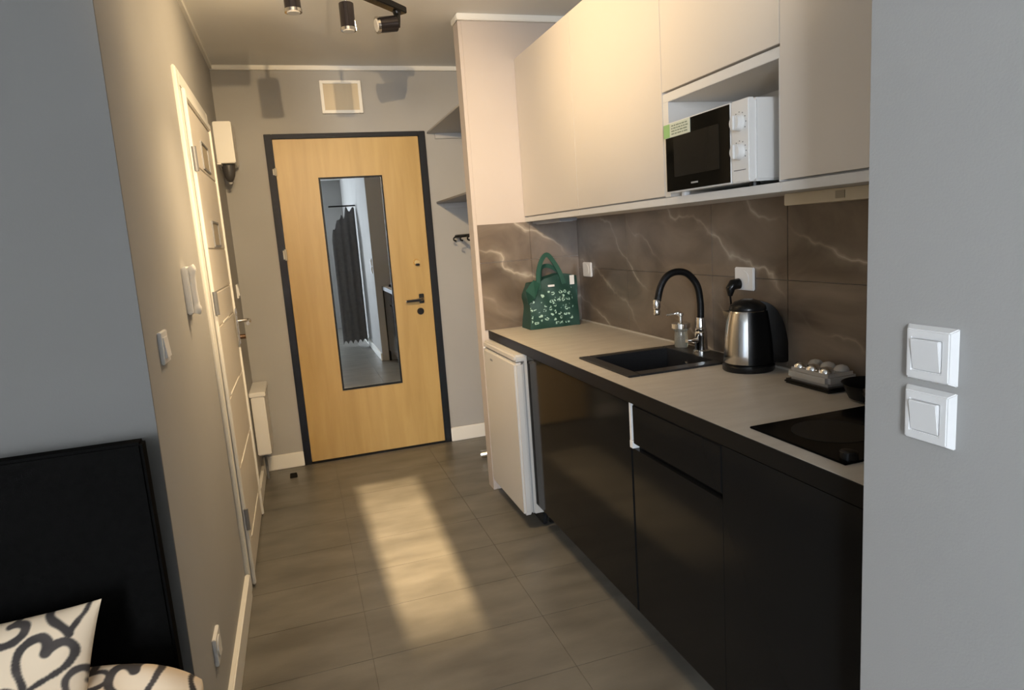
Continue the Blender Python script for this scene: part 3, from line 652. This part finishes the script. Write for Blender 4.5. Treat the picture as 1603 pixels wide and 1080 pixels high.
# ------------------------------------------------------------------ wall cabinets
UT = 2.243
def wall_cab(label, y0, y1, z0, door_z0, seam=0.0012, far=False):
    t = thing('wall_cabinet', label, 'cabinet', ((XU + XB) / 2, (y0 + y1) / 2, z0), 'ivory wall cabinets')
    return t
for lb, y0, y1 in (('ivory wall cabinet at the far end against the partition', 2.652, 3.357), ('ivory wall cabinet left of the microwave niche', 1.952, 2.652)):
    t = wall_cab(lb, y0, y1, 1.43, 1.459)
    obj('carcass', B((XU + 0.022, XB - 0.0085, y0 + 0.0005, y1 - 0.0005, 1.456, UT)), CARC, t)
    obj('bottom_rail', B((XU + 0.004, XB - 0.0085, y0, y1, 1.431, 1.4545)), CARC, t, bevel=0.001)
    obj('door', B((XU, XU + 0.02, y0 + 0.0007, y1 - 0.0007, 1.4595, UT)), LACQ, t, bevel=0.001)
y0, y1 = 1.408, 1.952
t = wall_cab('ivory wall cabinet with the open niche that holds the microwave', y0, y1, 1.43, 1.78)
obj('carcass', B((XU + 0.022, XB - 0.0085, y0 + .0005, y1 - .0005, 1.781, UT), (XU + 0.002, XB - 0.0085, y1 - 0.032, y1 - .0005, 1.456, 1.748), (XU + 0.002, XB - 0.0085, y0 + .0005, y0 + 0.005, 1.456, 1.748), (XB - 0.018, XB - 0.0085, y0 + .005, y1 - .032, 1.456, 1.748)), CARC, t)
obj('niche_rail', B((XU + 0.002, XB - 0.0085, y0, y1, 1.7485, 1.775)), CARC, t, bevel=0.001)
obj('bottom_rail', B((XU + 0.004, XB - 0.0085, y0, y1, 1.431, 1.4545)), CARC, t, bevel=0.001)
obj('door', B((XU, XU + 0.02, y0 + 0.0007, y1 - 0.0007, 1.7815, UT)), LACQ, t, bevel=0.001)
y0, y1 = 0.84, 1.408
t = wall_cab('ivory wall cabinet right of the microwave, meeting the grey wall', y0, y1, 1.43, 1.459)
obj('carcass', B((XU + 0.022, XB - 0.0085, y0, y1 - .0005, 1.456, UT)), CARC, t)
obj('bottom_rail', B((XU + 0.004, XB - 0.0085, y0, y1, 1.431, 1.4545)), CARC, t, bevel=0.001)
obj('door', B((XU, XU + 0.02, y0, y1 - 0.0007, 1.4595, UT)), LACQ, t, bevel=0.001)
hd_ = thing('cooker_hood', 'slim beige cooker hood under the right wall cabinet', 'cooker hood', (1.38, 1.3, 1.39))
obj('housing', B((1.30, 1.455, 1.0, 1.552, 1.398, 1.430)), principled('hood_beige', (0.62, 0.53, 0.38), 0.4), hd_, bevel=0.002)
obj('control', B((1.2985, 1.301, 1.335, 1.365, 1.405, 1.424)), principled('hood_switch', (0.35, 0.29, 0.2), 0.4), hd_)
# under-cabinet lamp strip at the far corner
ul = thing('cabinet_lamp', 'dark slim lamp under the far wall cabinet', 'lamp', (1.25, 3.2, 1.42))
obj('housing', B((1.20, 1.29, 2.95, 3.33, 1.417, 1.4305)), GREYMET, ul, bevel=0.002)
obj('diffuser', B((1.215, 1.275, 2.97, 3.31, 1.414, 1.4168)), CLEAR, ul)

# microwave
m0, m1, mzb, mzt = 1.492, 1.893, 1.466, 1.676
mw = thing('microwave', 'white microwave with a black glass door and two knobs', 'microwave', (1.3, 1.69, 1.456))
obj('casing', B((1.162, 1.452, m0, m1, mzb, mzt)), APPL, mw, bevel=0.006)
obj('control_panel', B((1.142, 1.1615, m0, 1.566, mzb, mzt)), APPL, mw, bevel=0.003)
md = obj('door', B((1.142, 1.1615, 1.5675, m1, mzb, mzt)), APPL, mw, bevel=0.002)
obj('door_glass', B((1.1395, 1.1425, 1.570, m1 - 0.003, mzb + 0.004, mzt - 0.004)), DGLASS, md)
obj('door_window', B((1.1388, 1.1396, 1.615, 1.845, mzb + 0.045, mzt - 0.045)), WINP, md)
obj('badge', B((1.1386, 1.1396, 1.72, 1.755, mzb + 0.018, mzb + 0.023)), principled('badge_grey', (0.3, 0.3, 0.3), 0.4), md)
STK = principled('sticker_paper', (0.62, 0.66, 0.55), 0.6); STG = principled('sticker_green', (0.30, 0.52, 0.20), 0.6); INK = principled('sticker_print', (0.22, 0.27, 0.20), 0.6)
sk_ = obj('energy_sticker', B((1.1375, 1.1388, 1.752, m1 + 0.004, mzt - 0.045, mzt - 0.004)), STK, md, label='pale green and white sticker')
obj('sticker_band', B((1.1368, 1.1375, 1.862, m1 + 0.003, mzt - 0.044, mzt - 0.005)), STG, sk_) if False else None
STGo = obj('sticker_band', B((1.1366, 1.1374, 1.862, m1 + 0.003, mzt - 0.044, mzt - 0.005)), STG, md)
bm = bmesh.new()
for r_ in range(4):
    y = 1.852
    while y > 1.772:
        w_ = random.uniform(0.006, 0.02); box(bm, 1.1368, 1.1374, max(y - w_, 1.762), y, mzt - 0.014 - r_ * 0.008, mzt - 0.0105 - r_ * 0.008); y -= w_ + 0.004
obj('sticker_text', bm, INK, md)
for z in (1.618, 1.545):
    k = obj('knob', CY((1.1418, 1.530, z), (1.124, 1.530, z), 0.0215, 0.019, n=32), APPL, mw, True)
    obj('grip', B((1.1185, 1.1245, 1.526, 1.534, z - 0.018, z + 0.018)), APPL, k, bevel=0.0015)
    bm = bmesh.new()
    for q_ in range(9):
        an = math.radians(-120 + 30 * q_); yy, zz = 1.530 + 0.027 * math.sin(an), z + 0.027 * math.cos(an)
        box(bm, 1.1414, 1.1421, yy - 0.0014, yy + 0.0014, zz - 0.0014, zz + 0.0014)
    obj('scale_marks', bm, principled('print_grey', (0.12, 0.12, 0.12), 0.5), mw)
obj('panel_line', B((1.1414, 1.1421, 1.505, 1.555, 1.497, 1.4985)), BLACKM, mw)
for y in (m0 + 0.04, m1 - 0.03):
    for x in (1.19, 1.43):
        obj('foot', CY((x, y, 1.4545), (x, y, mzb), 0.014, n=14), BLACKP if y < 1.6 else WPLAST, mw)

# ------------------------------------------------------------------ niche shelves behind the partition
def shelf(label, z, x0, m):
    t = thing('niche_shelf', label, 'shelf', (1.2, 3.9, z))
    obj('board', B((x0, XB, DC + 0.0945, D, z - 0.012, z)), m, t, bevel=0.002)
    obj('cleat', B((x0 + 0.05, XB, D - 0.02, D, z - 0.045, z - 0.0125)), SHELFM, t)
    return t
shelf('grey shelf nearest the ceiling beside the entrance door', 2.055, XCOL - 0.012, SHELFM)
shelf('dark middle shelf beside the entrance door', 1.615, XCOL + 0.012, GREYMET)
rl = thing('clothes_rail', 'black clothes rail with hooks under the middle shelf', 'rail', (1.05, 3.9, 1.36))
obj('rail_tube', CY((1.03, D, 1.385), (1.03, DC + 0.0905, 1.385), 0.010, n=14), BLACKM, rl, True)
for y in (D - 0.12, D - 0.3, D - 0.48):
    obj('hook', TU(smooth_path([(1.03, y, 1.385), (0.99, y, 1.378), (0.985, y, 1.362), (1.00, y, 1.355)], 4), 0.005, n=8), BLACKM, rl, True)

# picture, box, radiator, wall sensors
pc = thing('framed_picture', 'small white framed beige picture above the entrance door', 'picture', (0.38, D, 2.18))
px0, px1, pz0, pz1 = 0.262, 0.505, 2.172, 2.362
obj('frame', B((px0, px0 + 0.018, D - 0.032, D, pz0, pz1), (px1 - 0.018, px1, D - 0.032, D, pz0, pz1), (px0 + .018, px1 - .018, D - 0.032, D, pz0, pz0 + 0.018), (px0 + .018, px1 - .018, D - 0.032, D, pz1 - 0.018, pz1)), TRIM, pc, bevel=0.002)
obj('print', B((px0 + .018, px1 - .018, D - 0.02, D - 0.004, pz0 + .018, pz1 - .018)), PALEWOOD, pc)
bxo = thing('wall_box', 'white junction box high beside the corner of the entrance wall', 'box', (XL, 4.15, 1.865))
obj('cover', B((XL, XL + 0.094, 4.05, 4.30, 1.868, 2.088)), TRIM, bxo, bevel=0.004)
obj('back_plate', B((XL, XL + 0.02, 4.03, 4.32, 1.858, 1.867)), TRIM, bxo)
al = thing('alarm_lamp', 'dark rounded sensor under the white junction box', 'sensor', (XL + 0.05, 4.15, 1.76))
obj('dome', LA([(0.004, 0.012), (0.018, 0.022), (0.028, 0.045), (0.034, 0.075), (0.036, 0.1065)], (XL + 0.048, 4.14, 1.76), n=24), principled('dark_smoked_plastic', (0.06, 0.058, 0.06), 0.4), al, True)
obj('lens', LA([(0.003, 0), (0.010, 0.003), (0.012, 0.012)], (XL + 0.048, 4.14, 1.7595), n=16), SHELFM, al, True)
rd = thing('radiator', 'small white wall heater low in the corner left of the entrance door', 'heater', (XL, 4.1, 0.2))
obj('body', B((XL + 0.006, XL + 0.080, 3.99, 4.32, 0.212, 0.558)), APPL, rd, bevel=0.005)
obj('top_cover', B((XL + 0.0, XL + 0.088, 3.985, 4.33, 0.5585, 0.585)), APPL, rd, bevel=0.004)
obj('pipe', CY((XL + 0.03, 4.2, 0.212), (XL + 0.03, 4.2, 0.0), 0.008, n=10), GREYMET, rd, True)
ic = thing('intercom', 'white intercom handset on the left wall before the bathroom door', 'intercom', (XL, 2.34, 1.19))
obj('base', B((XL, XL + 0.018, 2.29, 2.385, 1.195, 1.345)), WPLAST, ic, bevel=0.004)
obj('handset', TU(smooth_path([(XL + 0.022, 2.318, 1.345), (XL + 0.027, 2.318, 1.33), (XL + 0.025, 2.318, 1.27), (XL + 0.027, 2.318, 1.215), (XL + 0.022, 2.318, 1.198)], 5), [0.014] * 6 + [0.010] * 9 + [0.014] * 6, n=14), WPLAST, ic, True)
obj('side_slot', B((XL + 0.0182, XL + 0.024, 2.352, 2.378, 1.255, 1.34)), BLACKP, ic)
def wswitch(label, y0, z0, w=0.082, hh=0.080):
    t = thing('light_switch', label, 'light switch', (XL, y0, z0))
    obj('frame', B((XL, XL + 0.009, y0, y0 + w, z0, z0 + hh)), WPLAST, t, bevel=0.002)
    bm = hexa([(XL + .009, y0 + .014, z0 + .014), (XL + .015, y0 + .014, z0 + .014), (XL + .015, y0 + w - .014, z0 + .014), (XL + .009, y0 + w - .014, z0 + .014), (XL + .009, y0 + .014, z0 + hh - .014), (XL + .011, y0 + .014, z0 + hh - .014), (XL + .011, y0 + w - .014, z0 + hh - .014), (XL + .009, y0 + w - .014, z0 + hh - .014)])
    obj('rocker', bm, WPLAST, t, bevel=0.001)
wswitch('white light switch on the left wall near its front corner', 1.79, 1.118)
wswitch('white light switch beyond the bathroom door near the entrance corner', 4.12, 1.12)
t = thing('power_socket', 'white power socket low on the left wall above the baseboard', 'socket', (XL, 1.9, 0.25))
obj('frame', B((XL, XL + 0.010, 1.865, 1.95, 0.252, 0.332)), WPLAST, t, bevel=0.002)
obj('insert', CY((XL + 0.0102, 1.9075, 0.292), (XL + 0.0125, 1.9075, 0.292), 0.029, n=24), WPLAST, t)
# the two big switches on the near right wall
for lb, z0 in (('upper of two white light switches on the near right wall', 1.121), ('lower of two white light switches on the near right wall', 1.030)):
    t = thing('light_switch', lb, 'light switch', (XR, 0.71, z0))
    y0, y1, z1 = 0.667, 0.750, z0 + 0.083
    bm = hexa([(XR, y0, z0), (XR, y1, z0), (XR - .012, y1 - .010, z0 + .007), (XR - .012, y0 + .006, z0 + .007), (XR, y0, z1), (XR, y1, z1), (XR - .012, y1 - .010, z1 - .007), (XR - .012, y0 + .006, z1 - .007)])
    # ordering: make a truncated pyramid explicitly
    bm.free(); bm = bmesh.new()
    o4 = [bm.verts.new((XR, y, z)) for y, z in ((y0, z0), (y1, z0), (y1, z1), (y0, z1))]
    i4 = [bm.verts.new((XR - .013, y, z)) for y, z in ((y0 + .006, z0 + .006), (y1 - .010, z0 + .006), (y1 - .010, z1 - .006), (y0 + .006, z1 - .006))]
    c4 = [bm.verts.new((XR - .013, y, z)) for y, z in ((y0 + .018, z0 + .018), (y1 - .018, z0 + .018), (y1 - .018, z1 - .018), (y0 + .018, z1 - .018))]
    e4 = [bm.verts.new((XR - .008, y, z)) for y, z in ((y0 + .018, z0 + .018), (y1 - .018, z0 + .018), (y1 - .018, z1 - .018), (y0 + .018, z1 - .018))]
    for A_, B_ in ((o4, i4), (i4, c4), (c4, e4)):
        for k in range(4): bm.faces.new((A_[k], A_[(k + 1) % 4], B_[(k + 1) % 4], B_[k]))
    bm.faces.new(e4); bm.faces.new(o4[::-1])
    obj('frame', bm, WPLAST, t, bevel=0.0015)
    bm = bmesh.new(); a0_, a1_, b0_, b1_ = y0 + .019, y1 - .019, z0 + .019, z1 - .019
    vs = [bm.verts.new(p) for p in ((XR - .004, a0_, b0_), (XR - .004, a1_, b0_), (XR - .004, a1_, b1_), (XR - .004, a0_, b1_), (XR - .0125, a0_, b0_), (XR - .0125, a1_, b0_), (XR - .0185, a1_, b1_), (XR - .0185, a0_, b1_))]
    for f in ((0, 3, 2, 1), (4, 5, 6, 7), (0, 1, 5, 4), (1, 2, 6, 5), (2, 3, 7, 6), (3, 0, 4, 7)): bm.faces.new([vs[i] for i in f])
    obj('rocker', bm, WPLAST, t, bevel=0.001)

# floor odds and ends
ds = thing('door_wedge', 'tiny black wedge on the floor left of the entrance door', 'door stop', (-0.163, 4.16, 0))
bm = bmesh.new()
v = [bm.verts.new(p) for p in ((-0.185, 4.13, 0), (-0.14, 4.13, 0), (-0.14, 4.175, 0), (-0.185, 4.175, 0), (-0.182, 4.17, 0.022), (-0.143, 4.17, 0.022))]
for f in ((0, 3, 2, 1), (0, 1, 5, 4), (3, 4, 5, 2), (0, 4, 3), (1, 2, 5)): bm.faces.new([v[i] for i in f])
obj('wedge_body', bm, BLACKM, ds, bevel=0.002)
vc = thing('vacuum_cleaner', 'black appliance with a shiny tube end on the floor behind the fridge', 'vacuum cleaner', (1.08, 3.75, 0))
bm = LA([(0.05, 0), (0.075, 0.01), (0.085, 0.05), (0.078, 0.10), (0.055, 0.13), (0.01, 0.14)], (1.085, 3.80, 0.0), n=28); obj('body', bm, BLACKP, vc, True)
obj('tube', CY((1.03, 3.84, 0.045), (0.955, 3.86, 0.040), 0.022, 0.024, n=20), STEEL, vc, True)
obj('wheel', CY((1.02, 3.70, 0.03), (1.05, 3.70, 0.03), 0.03, n=20), BLACKM, vc, True)

# ------------------------------------------------------------------ bed corner
bd = thing('bed', 'black upholstered headboard of a bed against the grey wall', 'bed', (-1.15, 0.6, 0))
hx0, hx1 = -1.95, -0.352
obj('headboard', B((hx0, hx1, 1.530, 1.574, 0.0, 0.998)), HEADB, bd, True, bevel=0.006)
obj('bed_base', B((hx0 + 0.02, hx1 - 0.03, -0.47, 1.528, 0.08, 0.30)), HEADB, bd, bevel=0.012)
obj('mattress', B((hx0 + 0.03, hx1 - 0.04, -0.46, 1.522, 0.302, 0.40)), LINEN, bd, True, bevel=0.03)
for x in (hx0 + 0.08, hx1 - 0.1):
    for y in (-0.42, 1.38):
        obj('leg', CY((x, y, 0), (x, y, 0.08), 0.025, n=14), BLACKM, bd)

# ------------------------------------------------------------------ heart pillows: brush hearts painted as vertex colour on dense cushions
def heart_d(px, py, cx, cy, s, rot, sk=0.0):
    """distance from points to the outline of a hand-drawn heart"""
    t = np.linspace(0, 2 * np.pi, 70)
    hx = 16 * np.sin(t) ** 3 / 16; hy = (13 * np.cos(t) - 5 * np.cos(2 * t) - 2 * np.cos(3 * t) - np.cos(4 * t)) / 16
    hx = hx * (1.0 + 0.10 * np.sin(2 * t + sk)); hy = hy * 1.22
    c_, s_ = math.cos(rot), math.sin(rot)
    X = cx + s * (hx * c_ - hy * s_); Y = cy + s * (hx * s_ + hy * c_)
    w = 0.17 * (1 + 0.30 * np.sin(t * 1.0 + sk * 3 + 0.6))
    d = np.full(px.shape, 9.0)
    for i in range(len(t)):
        dd = np.hypot(px - X[i], py - Y[i]) - s * w[i]
        d = np.minimum(d, dd)
    return d
PILM = bpy.data.materials.new('heart_print_cotton'); PILM.use_nodes = True
pb = PILM.node_tree.nodes['Principled BSDF']; pb.inputs['Roughness'].default_value = 0.85
an = nd(PILM, 'ShaderNodeAttribute'); an.attribute_name = 'print_colour'; lk(PILM, an.outputs['Color'], pb.inputs['Base Color'])
def pillow(label, centre, U, V, su, sv, thick, hearts, N=150, seed=1, rnd=0.0):
    U = Vector(U).normalized(); V = Vector(V); V = (V - U * V.dot(U)).normalized(); Wn = U.cross(V).normalized()
    C_ = Vector(centre)
    g = np.linspace(-1, 1, N + 1); uu, vv = np.meshgrid(g, g, indexing='ij')
    prof = np.clip((1 - np.abs(uu) ** 2.6), 0, 1) ** 0.55 * np.clip((1 - np.abs(vv) ** 2.6), 0, 1) ** 0.55
    rs = np.random.RandomState(seed)
    wr = sum(0.006 * np.sin(uu * rs.uniform(2, 6) + vv * rs.uniform(2, 6) + rs.uniform(0, 6)) for _ in range(3)) * prof
    pin_u = 1 - 0.07 * (1 - vv ** 2) * np.abs(uu) ** 2; pin_v = 1 - 0.07 * (1 - uu ** 2) * np.abs(vv) ** 2
    lu, lv = uu * su * pin_u * (1 - 0.5 * rnd * vv ** 4), vv * sv * pin_v * (1 - rnd * np.abs(uu) ** 2.4)
    cream = np.array((0.78, 0.62, 0.44)); ink = np.array((0.040, 0.032, 0.028))
    d = np.full(uu.shape, 9.0)
    for h in hearts: d = np.minimum(d, heart_d(lu, lv, *h))
    nz = 0.0009 * np.sin(lu * 170 + 1.0) * np.sin(lv * 150 + lu * 60)
    a = np.clip((d + nz) / 0.003 + 0.5, 0, 1)[..., None]
    dry = 1 + 0.5 * np.clip(np.sin(lu * 60 + 3 * np.sin(lv * 45)), 0, 1)[..., None]
    colr = ink * dry * (1 - a) + cream * a
    verts = []; 
    for sgn in (1, -1):
        h_ = sgn * (thick * prof) + wr
        for i in range(N + 1):
            for j in range(N + 1):
                verts.append(C_ + U * lu[i, j] + V * lv[i, j] + Wn * h_[i, j])
    n1 = (N + 1) ** 2; faces = []
    for i in range(N):
        for j in range(N):
            a_ = i * (N + 1) + j; b_ = a_ + 1; c_ = a_ + N + 2; d__ = a_ + N + 1
            faces.append((a_, d__, c_, b_)); faces.append((n1 + a_, n1 + b_, n1 + c_, n1 + d__))
    me = bpy.data.meshes.new('heart_pillow'); me.from_pydata([tuple(v - C_) for v in verts], [], faces)
    at = me.color_attributes.new('print_colour', 'FLOAT_COLOR', 'POINT')
    cc = np.concatenate([colr.reshape(-1, 3)] * 2); cc = np.concatenate([cc, np.ones((len(cc), 1))], 1)
    at.data.foreach_set('color', cc.astype(np.float32).ravel())
    me.materials.append(PILM); me.shade_smooth()
    o = bpy.data.objects.new('heart_pillow', me); COL.objects.link(o); o.location = C_
    tag(o, label, 'pillow'); return o
p1C = Vector((-0.683, 1.325, 0.572))
V1 = Vector((0.0, 0.62, 0.78)).normalized()
def scatter(fixed, su, sv, seed):
    rs = random.Random(seed); out = list(fixed)
    for i in range(-2, 3):
        for j in range(-2, 3):
            x, y = i * 0.112 + rs.uniform(-.015, .015) + (0.05 if j % 2 else 0), j * 0.094 + rs.uniform(-.012, .012)
            if abs(x) < su and abs(y) < sv and all(math.hypot(x - h[0], y - h[1]) > 0.085 for h in out):
                out.append((x, y, rs.uniform(0.038, 0.050), rs.uniform(-0.8, 0.8), rs.uniform(0, 3)))
    return out
pillow('cream pillow with black brushed hearts leaning on the headboard, left one', p1C, (1, -0.03, 0.0), V1, 0.235, 0.185, 0.065,
       scatter([(0.155, 0.080, 0.044, -0.35, 0.4), (0.185, 0.170, 0.036, 0.15, 1.0), (0.080, 0.150, 0.038, -1.0, 2.0), (0.218, 0.030, 0.030, -0.5, 0.5), (0.095, 0.000, 0.040, 0.3, 1.4), (0.020, 0.080, 0.042, 0.3, 2.2)], 0.24, 0.19, 4), N=220, seed=3)
pillow('cream pillow with black brushed hearts lying lower, nearer the hallway', (-0.440, 1.285, 0.507), (1, -0.12, -0.20), (0.2, 0.82, 0.46), 0.165, 0.155, 0.05,
       scatter([(0.03, 0.10, 0.048, 0.4, 0.4), (-0.07, 0.10, 0.044, -0.7, 1.0)], 0.17, 0.16, 9), N=200, seed=5, rnd=0.26)

# ------------------------------------------------------------------ grey drape beside the right wall behind the camera (seen in the door mirror)
dp = thing('clothes_drape', 'dark grey hanging cloth seen only in the door mirror', 'cloth', (0.72, -0.6, 0))
bm = bmesh.new(); tops = [1.45, 1.62, 1.60, 1.74, 1.70, 1.80, 1.72, 1.86, 1.88, 1.80, 1.90, 1.84]; n_ = 48
fr_, bk_ = [], []
for i in range(n_ + 1):
    t = i / n_; x = 0.50 + 0.33 * t; y = -0.60 + 0.012 * math.sin(t * 22); k = t * (len(tops) - 1); q_ = int(min(k, len(tops) - 2)); f_ = k - q_
    tz = tops[q_] * (1 - f_) + tops[q_ + 1] * f_ + 0.02 * math.sin(t * 40); bz = 0.04 + 0.05 * abs(math.sin(t * 16))
    fr_.append((bm.verts.new((x, y, bz)), bm.verts.new((x, y, tz)))); bk_.append((bm.verts.new((x, y - 0.03, bz)), bm.verts.new((x, y - 0.03, tz))))
for i in range(n_):
    bm.faces.new((fr_[i][0], fr_[i + 1][0], fr_[i + 1][1], fr_[i][1])); bm.faces.new((bk_[i][0], bk_[i][1], bk_[i + 1][1], bk_[i + 1][0]))
    bm.faces.new((fr_[i][1], fr_[i + 1][1], bk_[i + 1][1], bk_[i][1])); bm.faces.new((fr_[i][0], bk_[i][0], bk_[i + 1][0], fr_[i + 1][0]))
for i in (0, n_): bm.faces.new((fr_[i][0], fr_[i][1], bk_[i][1], bk_[i][0]))
obj('cloth', bm, DRAPE, dp, True)
obj('rack', TU([(0.849, -0.62, 1.9), (0.50, -0.62, 1.9)], 0.01, n=10), BLACKM, dp)
